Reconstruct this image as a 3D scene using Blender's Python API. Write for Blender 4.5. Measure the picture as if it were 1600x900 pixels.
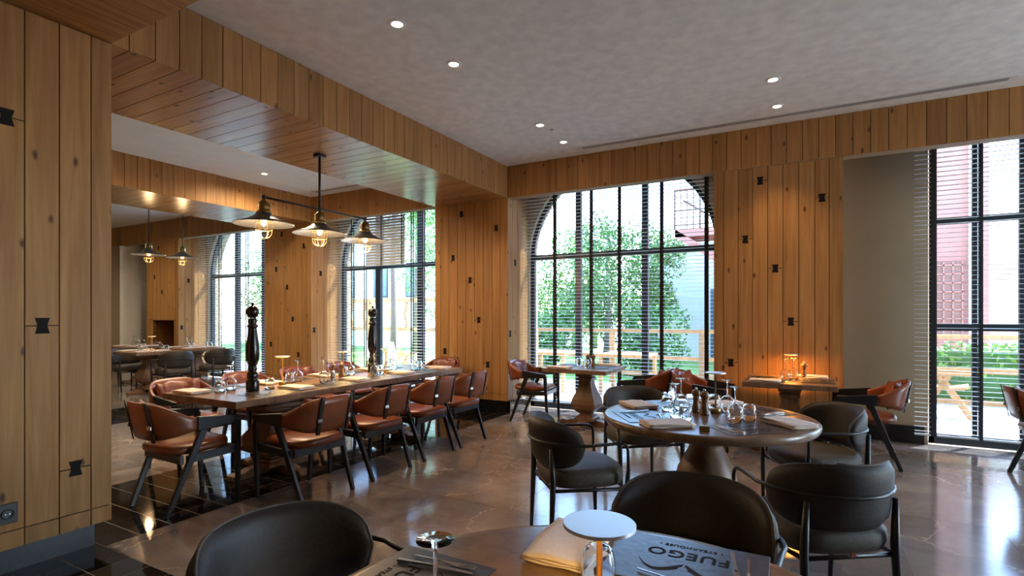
import bpy, math, random
from mathutils import Vector, Matrix
for o in list(bpy.data.objects): bpy.data.objects.remove(o)
R = math.radians
S = bpy.context.scene
COL = S.collection
RNG = random.Random(7)

# ---------------------------------------------------------------- camera, world, sun, exposure
cam = bpy.data.cameras.new('camera'); camo = bpy.data.objects.new('camera', cam); COL.objects.link(camo)
cam.sensor_width = 36; cam.lens = 831 / 1600 * 36; cam.shift_y = (492.7 - 450) / 1600
cam.clip_start = .03; cam.clip_end = 200
camo.location = (0, 0, 1.42); camo.rotation_euler = (R(90), 0, .508)
S.camera = camo
S.view_settings.view_transform = 'Standard'; S.view_settings.look = 'None'
S.view_settings.gamma = 1; S.view_settings.use_curve_mapping = False
S.view_settings.exposure = 1.62
try:
    S.cycles.use_denoising = True; S.cycles.max_bounces = 10; S.cycles.transparent_max_bounces = 24
    S.cycles.diffuse_bounces = 5; S.cycles.glossy_bounces = 4; S.cycles.transmission_bounces = 8
    S.cycles.sample_clamp_indirect = 6; S.cycles.caustics_reflective = False; S.cycles.caustics_refractive = False
except Exception: pass
W = bpy.data.worlds.new('sky'); S.world = W; W.use_nodes = True
nt = W.node_tree; bg = nt.nodes['Background']
sky = nt.nodes.new('ShaderNodeTexSky'); sky.sky_type = 'NISHITA'; sky.sun_disc = False
sky.sun_elevation = R(52); sky.sun_rotation = R(36); sky.dust_density = .6; sky.ozone_density = 1.6
nt.links.new(sky.outputs[0], bg.inputs[0]); bg.inputs[1].default_value = 1.25
sl = bpy.data.lights.new('sun', 'SUN'); sl.energy = 14; sl.angle = R(.6); sl.color = (1, .98, .94)
so = bpy.data.objects.new('sun', sl); COL.objects.link(so); so.location = (6, 14, 20)
so.rotation_euler = Vector((.357, .50, .788)).to_track_quat('Z', 'Y').to_euler()

# ---------------------------------------------------------------- helpers
XF, XL, X2, X2L, YW, YB, ZC, ZB = -3.81, -5.11, -7.93, -9.24, 6.70, 7.35, 3.58, 3.12

class NT:
    def __init__(s, name):
        s.m = bpy.data.materials.new(name); s.m.use_nodes = True; s.t = s.m.node_tree
        s.b = s.t.nodes['Principled BSDF']; s.out = s.t.nodes['Material Output']
    def n(s, typ, **kw):
        x = s.t.nodes.new('ShaderNode' + typ)
        for k, v in kw.items():
            if k.startswith('i_'):
                key = k[2:]; key = int(key) if key.isdigit() else key.replace('_', ' ')
                x.inputs[key].default_value = v
            else: setattr(x, k, v)
        return x
    def l(s, a, b): s.t.links.new(a, b)
    def ramp(s, fac, stops, interp='LINEAR'):
        r = s.n('ValToRGB'); e = r.color_ramp.elements; r.color_ramp.interpolation = interp
        while len(e) < len(stops): e.new(.5)
        for el, (p, c) in zip(e, stops): el.position = p; el.color = (*c, 1) if len(c) == 3 else c
        s.l(fac, r.inputs[0]); return r.outputs[0]
    def coords(s, scale=(1, 1, 1), rnd=0.0, obj=True):
        tc = s.n('TexCoord'); src = tc.outputs['Object']
        mp = s.n('Mapping'); mp.inputs['Scale'].default_value = scale; s.l(src, mp.inputs['Vector'])
        if rnd:
            oi = s.n('ObjectInfo'); mu = s.n('Math', operation='MULTIPLY'); mu.inputs[1].default_value = rnd
            s.l(oi.outputs['Random'], mu.inputs[0])
            cx = s.n('CombineXYZ')
            for k in range(3): s.l(mu.outputs[0], cx.inputs[k])
            s.l(cx.outputs[0], mp.inputs['Location'])
        return mp.outputs[0]
    def mix(s, fac, a, b, mode='MIX'):
        m = s.n('MixRGB', blend_type=mode)
        for i, x in ((0, fac), (1, a), (2, b)):
            if hasattr(x, 'is_output'): s.l(x, m.inputs[i])
            elif isinstance(x, tuple): m.inputs[i].default_value = (*x, 1)
            else: m.inputs[i].default_value = x
        return m.outputs[0]
    def bump(s, h, st=.2, d=.01):
        b = s.n('Bump'); b.inputs['Strength'].default_value = st; b.inputs['Distance'].default_value = d
        s.l(h, b.inputs['Height']); s.l(b.outputs[0], s.b.inputs['Normal'])
    def set(s, **kw):
        for k, v in kw.items():
            k = k.replace('_', ' ')
            s.b.inputs[k].default_value = (*v, 1) if isinstance(v, tuple) and len(v) == 3 else v
        return s.m

def simple(name, c, rough=.5, metal=0., noise=0., nscale=20, bump=0., spec=.5):
    t = NT(name)
    t.set(Base_Color=c, Roughness=rough, Metallic=metal); t.b.inputs['Specular IOR Level'].default_value = spec
    if noise or bump:
        no = t.n('TexNoise'); no.inputs['Scale'].default_value = nscale; no.inputs['Detail'].default_value = 5
        t.l(t.coords(), no.inputs['Vector'])
        if noise:
            a = tuple(max(0, x * (1 - noise)) for x in c); b = tuple(x * (1 + noise) for x in c)
            t.l(t.ramp(no.outputs[0], [(.3, a), (.7, b)]), t.b.inputs['Base Color'])
        if bump: t.bump(no.outputs[0], bump, .004)
    return t.m

def wood(name, dark, light, rough=.5, knots=True, gscale=9, rnd=37., knotc=(.06, .025, .01), vary=.25, spec=.4):
    t = NT(name); v = t.coords((gscale, gscale, gscale * .05), rnd)
    n1 = t.n('TexNoise'); n1.inputs['Scale'].default_value = 2.2; n1.inputs['Detail'].default_value = 8; n1.inputs['Roughness'].default_value = .62
    n1.inputs['Distortion'].default_value = .6
    t.l(v, n1.inputs['Vector'])
    col = t.ramp(n1.outputs[0], [(.28, dark), (.5, tuple((a + b) / 2 for a, b in zip(dark, light))), (.72, light)])
    oi = t.n('ObjectInfo')
    col = t.mix(1, col, t.ramp(oi.outputs['Random'], [(0, (1 - vary,) * 3), (.5, (1, 1, 1)), (1, (1 + vary * .5, 1 + vary * .4, 1 + vary * .3))]), 'MULTIPLY')
    if knots:
        vk = t.coords((2.2, 2.2, 1.0), rnd * 1.7)
        sx = t.n('SeparateXYZ'); t.l(vk, sx.inputs[0]); cx = t.n('CombineXYZ'); t.l(sx.outputs[0], cx.inputs[0]); t.l(sx.outputs[2], cx.inputs[1])
        vo = t.n('TexVoronoi', voronoi_dimensions='2D'); vo.inputs['Scale'].default_value = 1.5; t.l(cx.outputs[0], vo.inputs['Vector'])
        nz = t.n('TexNoise'); nz.inputs['Scale'].default_value = 14; t.l(vk, nz.inputs['Vector'])
        ad = t.n('Math', operation='MULTIPLY_ADD'); t.l(nz.outputs[0], ad.inputs[0]); ad.inputs[1].default_value = .06; t.l(vo.outputs['Distance'], ad.inputs[2])
        k = t.ramp(ad.outputs[0], [(.048, (.9, .9, .9)), (.085, (0, 0, 0))])
        col = t.mix(k, col, knotc)
    t.l(col, t.b.inputs['Base Color']); t.b.inputs['Roughness'].default_value = rough
    t.b.inputs['Specular IOR Level'].default_value = spec
    t.bump(n1.outputs[0], .12, .003)
    return t.m

M = {}
M['oak'] = wood('oak planks', (.275, .124, .038), (.465, .250, .090), .52, vary=.16, spec=.30)
M['oak_lacquer'] = wood('lacquered oak soffit boards', (.275, .124, .038), (.465, .250, .090), .24, vary=.16, spec=.7)
M['oak_dark'] = simple('plank gap backing', (.02, .011, .006), .8)
M['table_wood'] = wood('table wood', (.13, .076, .045), (.30, .185, .112), .28, False, 7, vary=.1, spec=.5)
M['ped_wood'] = wood('turned wood', (.13, .068, .035), (.27, .155, .085), .42, False, 10, vary=.08)
M['plaster'] = simple('grey plaster', (.78, .785, .735), .85, 0, .09, 9, .5)
M['cream'] = simple('cream paint', (.40, .315, .21), .7, 0, .03, 4)
M['white'] = simple('white render', (.80, .79, .76), .7, 0, .04, 3)
M['black_stone'] = simple('black stone', (.007, .007, .008), .3, 0, .8, 30)
M['grout'] = simple('pale grout', (.42, .38, .33), .8)
M['black_tile'] = simple('black tile', (.012, .011, .011), .07, 0, .35, 9)
t = NT('brown marble')
v = t.coords((1, 1, 1), 61.)
nz = t.n('TexNoise'); nz.inputs['Scale'].default_value = 1.7; nz.inputs['Detail'].default_value = 9; nz.inputs['Roughness'].default_value = .65; t.l(v, nz.inputs['Vector'])
base = t.ramp(nz.outputs[0], [(.3, (.125, .105, .096)), (.55, (.215, .183, .166)), (.75, (.32, .275, .25))])
dv = t.n('VectorMath', operation='MULTIPLY_ADD'); t.l(nz.outputs['Color'], dv.inputs[0]); dv.inputs[1].default_value = (.7, .7, .7); t.l(v, dv.inputs[2])
vo = t.n('TexVoronoi', feature='DISTANCE_TO_EDGE'); vo.inputs['Scale'].default_value = 1.5; t.l(dv.outputs[0], vo.inputs['Vector'])
msk = t.n('TexNoise'); msk.inputs['Scale'].default_value = 1.3; t.l(v, msk.inputs['Vector'])
ve = t.ramp(vo.outputs['Distance'], [(.0, (.9, .9, .9)), (.012, (0, 0, 0))])
mk = t.ramp(msk.outputs[0], [(.47, (0, 0, 0)), (.58, (1, 1, 1))])
vm = t.mix(1, ve, mk, 'MULTIPLY')
vo2 = t.n('TexVoronoi', feature='DISTANCE_TO_EDGE'); vo2.inputs['Scale'].default_value = 5.5; t.l(dv.outputs[0], vo2.inputs['Vector'])
ve2 = t.ramp(vo2.outputs['Distance'], [(.0, (.55, .55, .55)), (.035, (0, 0, 0))])
vm2 = t.mix(1, ve2, t.ramp(msk.outputs[0], [(.42, (.8, .8, .8)), (.52, (0, 0, 0))]), 'MULTIPLY')
c1 = t.mix(vm, base, (.62, .50, .39)); c2 = t.mix(vm2, c1, (.38, .31, .25))
t.l(c2, t.b.inputs['Base Color']); t.b.inputs['Roughness'].default_value = .13; t.b.inputs['Specular IOR Level'].default_value = 1.0
M['marble'] = t.m
M['leather'] = simple('tan leather', (.20, .052, .018), .33, 0, .25, 6, .12)
M['leather_dark'] = simple('red brown leather', (.17, .042, .022), .38, 0, .25, 5, .15)
M['strap'] = simple('dark strap leather', (.022, .014, .011), .5)
M['black_wood'] = simple('black stained wood', (.010, .011, .013), .38, 0, .2, 30)
M['inlay'] = simple('black inlay', (.006, .005, .005), .7, 0, 0, 20, 0, .2)
M['black_metal'] = simple('black metal', (.012, .012, .013), .4, .0)
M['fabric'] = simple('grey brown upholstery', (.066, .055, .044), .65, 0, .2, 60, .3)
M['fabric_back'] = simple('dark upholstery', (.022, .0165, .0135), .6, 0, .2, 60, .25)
M['steel'] = simple('polished steel', (.62, .60, .57), .2, 1)
M['brushed'] = simple('brushed steel top', (.70, .71, .72), .38, .85)
M['brass'] = simple('aged brass', (.33, .23, .09), .35, 1)
M['gold'] = simple('brushed gold', (.62, .42, .17), .3, 1)
M['shade'] = simple('pendant shade steel', (.13, .14, .155), .38, .7)
M['mat'] = simple('black leather mat', (.028, .029, .030), .34, 0, .35, 40, .25, .7)
M['mat_print'] = simple('embossed brown lettering', (.014, .008, .005), .8, 0, 0, 20, 0, .2)
M['napkin'] = simple('pale linen', (.78, .67, .60), .85, 0, .05, 90, .2)
M['mill'] = wood('mill wood', (.10, .048, .022), (.22, .11, .05), .3, False, 14)
M['mill_black'] = simple('black lacquer', (.008, .007, .007), .22)
M['slat'] = simple('blind slat', (.50, .52, .53), .4)
M['frame'] = simple('dark window frame', (.020, .028, .036), .35)
M['tape'] = simple('ladder tape', (.012, .014, .018), .7)
M['metal_white'] = simple('white enamel', (.75, .74, .72), .4)
M['deck'] = simple('pale deck', (.62, .59, .55), .8, 0, .1, 5)
M['paving'] = simple('pale paving', (.50, .47, .42), .85, 0, .08, 2)
M['grass'] = simple('lawn', (.17, .30, .05), .9, 0, .3, 14)
M['timber'] = wood('terrace timber', (.30, .15, .055), (.48, .27, .11), .6, False, 6)
M['red'] = simple('pink red render', (.40, .155, .115), .8, 0, .06, 5)
M['tilebrown'] = simple('brown window', (.22, .09, .06), .6)
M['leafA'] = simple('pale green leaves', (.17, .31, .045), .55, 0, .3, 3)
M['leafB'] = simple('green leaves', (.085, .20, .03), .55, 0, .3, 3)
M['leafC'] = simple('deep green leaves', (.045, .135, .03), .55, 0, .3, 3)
M['bark'] = simple('bark', (.16, .12, .09), .9, 0, .3, 20)
M['rust'] = simple('brown railing', (.14, .055, .04), .6)
M['sea'] = simple('grey blue glass', (.16, .20, .24), .2)
def emis(name, c, st):
    t = NT(name); t.set(Base_Color=(.0, .0, .0), Emission_Color=c, Emission_Strength=st); return t.m
M['bulb'] = emis('warm bulb', (1, .50, .14), 7)
M['led'] = emis('downlight lens', (1, .86, .68), 9)
M['lampglow'] = emis('lamp underside', (1, .60, .12), 5)
M['lampglow2'] = emis('lamp underside orange', (1, .42, .06), 10)
def glass(name, tint=(1, 1, 1), ior=1.45, refl=1.0):
    t = NT(name); t.t.nodes.remove(t.b)
    tr = t.n('BsdfTransparent'); tr.inputs[0].default_value = (*tint, 1)
    gl = t.n('BsdfGlossy'); gl.inputs['Roughness'].default_value = .02
    fr = t.n('Fresnel'); fr.inputs[0].default_value = ior
    mx = t.n('MixShader'); mu = t.n('Math', operation='MULTIPLY'); mu.inputs[1].default_value = refl
    t.l(fr.outputs[0], mu.inputs[0]); t.l(mu.outputs[0], mx.inputs[0]); t.l(tr.outputs[0], mx.inputs[1]); t.l(gl.outputs[0], mx.inputs[2])
    t.l(mx.outputs[0], t.out.inputs[0]); return t.m
M['pane'] = glass('window glass', (.76, .83, .88), 1.4, .7)
t = NT('drinking glass'); t.set(Base_Color=(.97, .99, 1), Roughness=.0, IOR=1.45, Transmission_Weight=1.0); M['glass'] = t.m

class MB:
    def __init__(s): s.v = []; s.f = []; s.s = []
    def add(s, vs, fs, smooth=False):
        o = len(s.v); s.v += [tuple(v) for v in vs]; s.f += [tuple(i + o for i in f) for f in fs]; s.s += [smooth] * len(fs); return s
    def box(s, x0, y0, z0, x1, y1, z1):
        return s.add([(x0, y0, z0), (x1, y0, z0), (x1, y1, z0), (x0, y1, z0), (x0, y0, z1), (x1, y0, z1), (x1, y1, z1), (x0, y1, z1)],
                     [(3, 2, 1, 0), (4, 5, 6, 7), (0, 1, 5, 4), (1, 2, 6, 5), (2, 3, 7, 6), (3, 0, 4, 7)])
    def bar(s, p0, p1, w0, h0, w1=None, h1=None, side=(1, 0, 0)):
        p0, p1 = Vector(p0), Vector(p1); d = (p1 - p0).normalized(); a = Vector(side); a = (a - d * a.dot(d)).normalized(); b = d.cross(a)
        w1 = w0 if w1 is None else w1; h1 = h0 if h1 is None else h1; vs = []
        for p, w, h in ((p0, w0, h0), (p1, w1, h1)):
            for i, j in ((-1, -1), (1, -1), (1, 1), (-1, 1)): vs.append(p + a * (w / 2 * i) + b * (h / 2 * j))
        return s.add(vs, [(3, 2, 1, 0), (4, 5, 6, 7), (0, 1, 5, 4), (1, 2, 6, 5), (2, 3, 7, 6), (3, 0, 4, 7)])
    def tube(s, pts, r, n=10, closed=False):
        pts = [Vector(p) for p in pts]; m = len(pts); rs = r if isinstance(r, (list, tuple)) else [r] * m; vs = []; prev = None
        for i, p in enumerate(pts):
            a = pts[(i - 1) % m] if closed or i > 0 else p; b = pts[(i + 1) % m] if closed or i < m - 1 else p
            d = (b - a).normalized()
            if prev is None: u = d.orthogonal().normalized()
            else: u = (prev - d * prev.dot(d)).normalized()
            prev = u; w = d.cross(u)
            for k in range(n):
                an = 2 * math.pi * k / n; vs.append(p + (u * math.cos(an) + w * math.sin(an)) * rs[i])
        fs = []
        for i in range(m if closed else m - 1):
            j = (i + 1) % m
            for k in range(n): fs.append((i * n + k, i * n + (k + 1) % n, j * n + (k + 1) % n, j * n + k))
        s.add(vs, fs, True)
        if not closed:
            o = len(s.v) - m * n
            s.f += [tuple(o + k for k in reversed(range(n))), tuple(o + (m - 1) * n + k for k in range(n))]; s.s += [False, False]
        return s
    def lathe(s, prof, n=24, c=(0, 0, 0), square=False, cap=True):
        if square: n = 4
        ph = math.pi / 4 if square else 0; q = math.sqrt(2) if square else 1; vs = []; m = len(prof)
        for r, z in prof:
            for k in range(n):
                a = 2 * math.pi * k / n + ph; vs.append((c[0] + r * q * math.cos(a), c[1] + r * q * math.sin(a), c[2] + z))
        fs = [(i * n + k, i * n + (k + 1) % n, (i + 1) * n + (k + 1) % n, (i + 1) * n + k) for i in range(m - 1) for k in range(n)]
        s.add(vs, fs, not square)
        if cap:
            o = len(s.v) - m * n
            s.f += [tuple(o + k for k in reversed(range(n))), tuple(o + (m - 1) * n + k for k in range(n))]; s.s += [False, False]
        return s
    def prism(s, poly, a, b, axis='y'):
        n = len(poly)
        mk = {'y': lambda p, q: (p[0], q, p[1]), 'z': lambda p, q: (p[0], p[1], q), 'x': lambda p, q: (q, p[0], p[1])}[axis]
        vs = [mk(p, a) for p in poly] + [mk(p, b) for p in poly]
        return s.add(vs, [tuple(range(n)), tuple(range(2 * n - 1, n - 1, -1))] + [(i, i + n, (i + 1) % n + n, (i + 1) % n) for i in range(n)])
    def band(s, fn, nu, nv, th, smooth=True):
        """closed solid from a surface fn(u,v)->point, thickness th(u,v) along the outward normal"""
        P = [[Vector(fn(i / nu, j / nv)) for j in range(nv + 1)] for i in range(nu + 1)]
        vs = []; e = 1e-3
        for sd in (0, 1):
            for i in range(nu + 1):
                for j in range(nv + 1):
                    p = P[i][j]
                    du = P[min(i + 1, nu)][j] - P[max(i - 1, 0)][j]; dv = P[i][min(j + 1, nv)] - P[i][max(j - 1, 0)]
                    nn = du.cross(dv); nn = nn.normalized() if nn.length > 1e-9 else Vector((0, 0, 1))
                    vs.append(p + nn * (th(i / nu, j / nv) if callable(th) else th) * (.5 if sd else -.5))
        A = (nu + 1) * (nv + 1); ix = lambda i, j, q: q * A + i * (nv + 1) + j; fs = []
        for i in range(nu):
            for j in range(nv):
                fs.append((ix(i, j, 1), ix(i + 1, j, 1), ix(i + 1, j + 1, 1), ix(i, j + 1, 1)))
                fs.append((ix(i, j, 0), ix(i, j + 1, 0), ix(i + 1, j + 1, 0), ix(i + 1, j, 0)))
        for i in range(nu):
            fs.append((ix(i, 0, 0), ix(i + 1, 0, 0), ix(i + 1, 0, 1), ix(i, 0, 1)))
            fs.append((ix(i, nv, 1), ix(i + 1, nv, 1), ix(i + 1, nv, 0), ix(i, nv, 0)))
        for j in range(nv):
            fs.append((ix(0, j, 1), ix(0, j + 1, 1), ix(0, j + 1, 0), ix(0, j, 0)))
            fs.append((ix(nu, j, 0), ix(nu, j + 1, 0), ix(nu, j + 1, 1), ix(nu, j, 1)))
        return s.add(vs, fs, smooth)
    def mesh(s, name, mat):
        me = bpy.data.meshes.new(name); me.from_pydata(s.v, [], s.f)
        me.polygons.foreach_set('use_smooth', s.s); me.materials.append(M[mat] if isinstance(mat, str) else mat); me.update(); return me
    def build(s, name, mat, parent=None, loc=(0, 0, 0), rot=(0, 0, 0), bevel=0, seg=2):
        return put(name, s.mesh(name, mat), parent, loc, rot, bevel, seg)

def put(name, me, parent=None, loc=(0, 0, 0), rot=(0, 0, 0), bevel=0, seg=2):
    o = bpy.data.objects.new(name, me); COL.objects.link(o); o.location = loc; o.rotation_euler = rot
    if parent is not None: o.parent = parent
    if bevel:
        b = o.modifiers.new('bevel', 'BEVEL'); b.width = bevel; b.segments = seg; b.limit_method = 'ANGLE'; b.angle_limit = R(40)
    return o
def tag(o, label, cat, group=None, kind=None):
    o['label'] = label; o['category'] = cat
    if group: o['group'] = group
    if kind: o['kind'] = kind
    return o
def thing(name, label, cat, loc=(0, 0, 0), rz=0, group=None, kind=None):
    o = bpy.data.objects.new(name, None); COL.objects.link(o); o.location = loc; o.rotation_euler = (0, 0, rz); o.empty_display_size = .1
    return tag(o, label, cat, group, kind)
def copy_tree(o, parent=None):
    c = o.copy(); COL.objects.link(c); c.parent = parent
    for ch in list(o.children): copy_tree(ch, c)
    return c
_used = set()
def inst(proto, label, loc, rz=0, group=None, scale=None):
    """first use moves the prototype itself, later ones copy it with its parts"""
    o = copy_tree(proto) if proto.name in _used else proto
    _used.add(proto.name)
    if o is not proto: pass
    o.location = loc; o.rotation_euler = (0, 0, rz); o['label'] = label
    if group: o['group'] = group
    if scale: o.scale = scale
    return o
_pm = {}
def plank(parent, w, l, origin, xdir, zdir, mat='oak', th=.018, name='plank'):
    """board: local x = width, local z = length, local y = thickness, going in behind the face"""
    key = (round(w, 3), round(l, 3), mat, th)
    if key not in _pm:
        g = .0030; _pm[key] = MB().box(g, 0, g, w - g, th, l - g).mesh('plank', mat)
    o = bpy.data.objects.new(name, _pm[key]); COL.objects.link(o); o.parent = parent
    x = Vector(xdir); z = Vector(zdir); y = z.cross(x)
    m = Matrix((x, y, z)).transposed().to_4x4(); m.translation = Vector(origin); o.matrix_local = m
    return o

# ---------------------------------------------------------------- shell: floor
fl = tag(MB().box(-16, -5, -.12, 7, 7.36, -.0018).build('floor', 'grout'), 'dark brown marble and black tile restaurant floor', 'floor', kind='structure')
_tm = {}
def tile(x0, y0, x1, y1, mat, g=.0009, nm='tile'):
    k = (round(x1 - x0, 3), round(y1 - y0, 3), mat)
    if k not in _tm: _tm[k] = MB().box(g, g, -.008, x1 - x0 - g, y1 - y0 - g, 0).mesh('tile', mat)
    o = bpy.data.objects.new(nm, _tm[k]); COL.objects.link(o); o.parent = fl; o.location = (x0, y0, 0); return o
BX0, BX1, BY0, BY1 = -5.08, -3.78, .36, 1.64
def marble_area(xa, ya, xb, yb):
    k = 0; y = 4.03 - .636 * 12
    while y < yb:
        off = .51 if round((y - 4.03) / .636) % 2 else 1.11
        y0, y1 = max(y, ya), min(y + .636, yb)
        if y1 - y0 > .01:
            x = off - 1.2 * 16
            while x < xb:
                x0, x1 = max(x, xa), min(x + 1.2, xb)
                if x1 - x0 > .01: tile(x0, y0, x1, y1, 'marble')
                x += 1.2
        y += .636
marble_area(BX1, BY1, 5.2, 7.36); marble_area(-7.9, BY1, BX0, 7.36); marble_area(-16, BY1, -9.2, 7.36)
def black_area(xa, ya, xb, yb, limit_fn):
    rest = MB(); n = 0
    nx = round((xb - xa) / .2); ny = round((yb - ya) / .2)
    dx, dy = (xb - xa) / nx, (yb - ya) / ny
    for i in range(nx):
        for j in range(ny):
            x0, y0 = xa + i * dx, ya + j * dy
            if limit_fn(x0, y0): tile(x0, y0, x0 + dx, y0 + dy, 'black_tile', .0035)
            else: rest.box(x0 + .003, y0 + .003, -.008, x0 + dx - .003, y0 + dy - .003, 0); n += 1
    if n:
        o = rest.build('tile', 'black_tile', fl); o['kind'] = 'stuff'
black_area(BX0, BY1, BX1, 6.78, lambda x, y: True)
black_area(-9.2, BY1, -7.9, 7.3, lambda x, y: False)
black_area(-5.08, BY0, 5.2, BY1, lambda x, y: x < -3.2 and y > 1.0)
black_area(-16, BY0, -5.08, BY1, lambda x, y: False)
MB().box(-16, -5, -.008, 7, BY0, 0).build('tile', 'marble', fl)

# ---------------------------------------------------------------- ceiling, beams, soffit
M['plaster_brightened'] = simple('plaster brightened for bay light', (.82, .83, .79), .8, 0, .03, 6, .15)  # left bays' brighter daylight put into a paler, smoother plaster colour
ce = tag(MB().box(-16, -5, ZC, 7, 7.7, ZC + .15).build('ceiling', 'plaster'), 'grey textured plaster ceiling', 'ceiling', kind='structure')
MB().box(-15.9, -4.98, ZC - .004, XL + .03, 6.72, ZC).build('brightened_ceiling_panel', 'plaster_brightened', ce)
PW = .1565
def edges(a, b, first=None, w=PW):
    e = [a]; x = a + (first or w)
    while x < b - .03: e.append(x); x += w
    return e + [b]
# beam along Y: cores + planks
def beam_y(name, xl, xr, label, y0=1.69):
    b = tag(MB().box(xl + .02, y0, ZB + .02, xr - .02, 6.74, ZC + .02).build(name, 'oak_dark'), label, 'beam', kind='structure')
    es = edges(y0, YW, .099)
    for a, c in zip(es, es[1:]):
        plank(b, c - a, ZC - ZB, (xr, a, ZB), (0, 1, 0), (0, 0, 1))          # right face, normal +X
        plank(b, c - a, xr - xl, (xl, a, ZB), (0, 1, 0), (1, 0, 0), 'oak_lacquer')         # underside
        plank(b, c - a, ZC - ZB, (xl, c, ZB), (0, -1, 0), (0, 0, 1))
    return b
beam_y('beam', XL, XF, 'oak plank ceiling beam above the long table')
beam_y('beam', X2L, X2, 'oak plank ceiling beam behind the pendant lights')
nb = tag(MB().box(-9, .38, ZB + .02, 5, 1.67, ZC + .02).build('beam', 'oak_dark'), 'oak plank beam overhead in the top corner beside the near pillar', 'beam', kind='structure')
es = edges(-5.12, 2.2, .06)
for a, c in zip(es, es[1:]):
    plank(nb, c - a, 1.31, (c, .38, ZB), (-1, 0, 0), (0, 1, 0))
    plank(nb, c - a, ZC - ZB, (c, 1.69, ZB), (-1, 0, 0), (0, 0, 1))
# soffit in front of the windows
sf = tag(MB().box(-15.9, YW + .02, ZB + .012, 5.2, YW + .13, ZC + .02).build('trim_1', 'oak_dark'), 'oak plank soffit running above the windows', 'trim', kind='structure')
for a, c in ((-15.9, X2L), (X2, XL), (XF, 5.2)):
    es = edges(a, c)
    for p, q in zip(es, es[1:]): plank(sf, q - p, ZC - ZB, (p, YW, ZB), (1, 0, 0), (0, 0, 1))
MB().box(-15.9, YW + .004, ZB, 5.2, YW + .15, ZB + .012).build('board', 'cream', sf)

# ---------------------------------------------------------------- pillars with bow tie inlays
def bow(parent, x, z, loc_y, n='inlay', rot=None):
    poly = [(-.034, -.045), (.034, -.045), (.022, 0), (.034, .045), (-.034, .045), (-.022, 0)]
    if 'bow' not in _pm: _pm['bow'] = MB().prism(poly, -.002, .004, 'y').mesh('inlay', 'inlay')
    return put(n, _pm['bow'], parent, (x, loc_y, z), rot or (0, 0, 0))
OFF = [0, .11, .266, .422, .578, .734, .890, 1.046, 1.18, 1.31]
BOWS = {3: 2.96, 7: 2.70, 2: 2.30, 4: 1.95, 5: 1.35, 1: .865, 6: .69}
ZP = .17; ZS = .27
def pillar(x0, label, right=True, left=True, niche=False, depth=.40):
    x1 = x0 + 1.31
    core = MB().box(x0 + .02, YW + .02, ZP + .005, x1 - .02, YB + .02, ZC + .01) if not niche else \
        MB().box(x0 + .02, YW + .02, 1.33, x1 - .02, YB + .02, ZC + .01).box(x0 + .02, YW + .02, ZP + .005, x0 + .15, YB + .02, 1.33).box(x1 - .15, YW + .02, ZP + .005, x1 - .02, YB + .02, 1.33)
    p = tag(core.build('pillar', 'oak_dark'), label, 'pillar', kind='structure')
    MB().box(x0 + .03, YW + .03, 0, x1 - .03, YB, ZP + .005).build('plinth', 'black_stone', p)
    for k in range(9):
        a, c = x0 + OFF[k], x0 + OFF[k + 1]
        if niche and .12 < OFF[k] < 1.1:
            plank(p, c - a, ZB - 1.33, (a, YW, 1.33), (1, 0, 0), (0, 0, 1))
        else:
            plank(p, c - a, ZS - ZP, (a, YW, ZP), (1, 0, 0), (0, 0, 1))
            if k in BOWS:
                plank(p, c - a, BOWS[k] - ZS, (a, YW, ZS), (1, 0, 0), (0, 0, 1))
                plank(p, c - a, ZB - BOWS[k], (a, YW, BOWS[k]), (1, 0, 0), (0, 0, 1))
            else: plank(p, c - a, ZB - ZS, (a, YW, ZS), (1, 0, 0), (0, 0, 1))
        if k in BOWS and not (niche and BOWS[k] < 1.4): bow(p, (a + c) / 2, BOWS[k], YW)
    for sd, xx in ((1, x1), (-1, x0)):
        ys = [YW, YW + .14, YW + .29, YW + .44, YB]
        for a, c in zip(ys, ys[1:]):
            if sd == 1: plank(p, c - a, ZC - ZP, (xx, a, ZP), (0, 1, 0), (0, 0, 1))
            else: plank(p, c - a, ZC - ZP, (xx, c, ZP), (0, -1, 0), (0, 0, 1))
        bow(p, xx, 2.2, YW + .22, rot=(0, 0, R(90))); bow(p, xx, 1.15, YW + .07, rot=(0, 0, R(90)))
    if niche:
        MB().box(x0 + .17, YB - .05, ZP, x1 - .17, YB, 1.33).build('niche_back', 'oak', p)
        for xx in (x0 + .15, x1 - .17): MB().box(xx, YW + .0, ZP, xx + .02, YB - .05, 1.35).build('niche_side', 'oak', p)
        MB().box(x0 + .15, YW, 1.31, x1 - .15, YB - .05, 1.33).build('niche_head', 'oak', p)
    return p
pillar(XL, 'oak plank pillar with black bow tie inlays under the beam end')
pillar(X2L, 'oak plank pillar with bow tie inlays seen behind the pendant lights')
pillar(-.98, 'orange lit oak plank pillar behind the small glowing lamp')
pillar(-13.50, 'oak plank pillar with a square niche in the far corner', niche=True)
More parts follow.
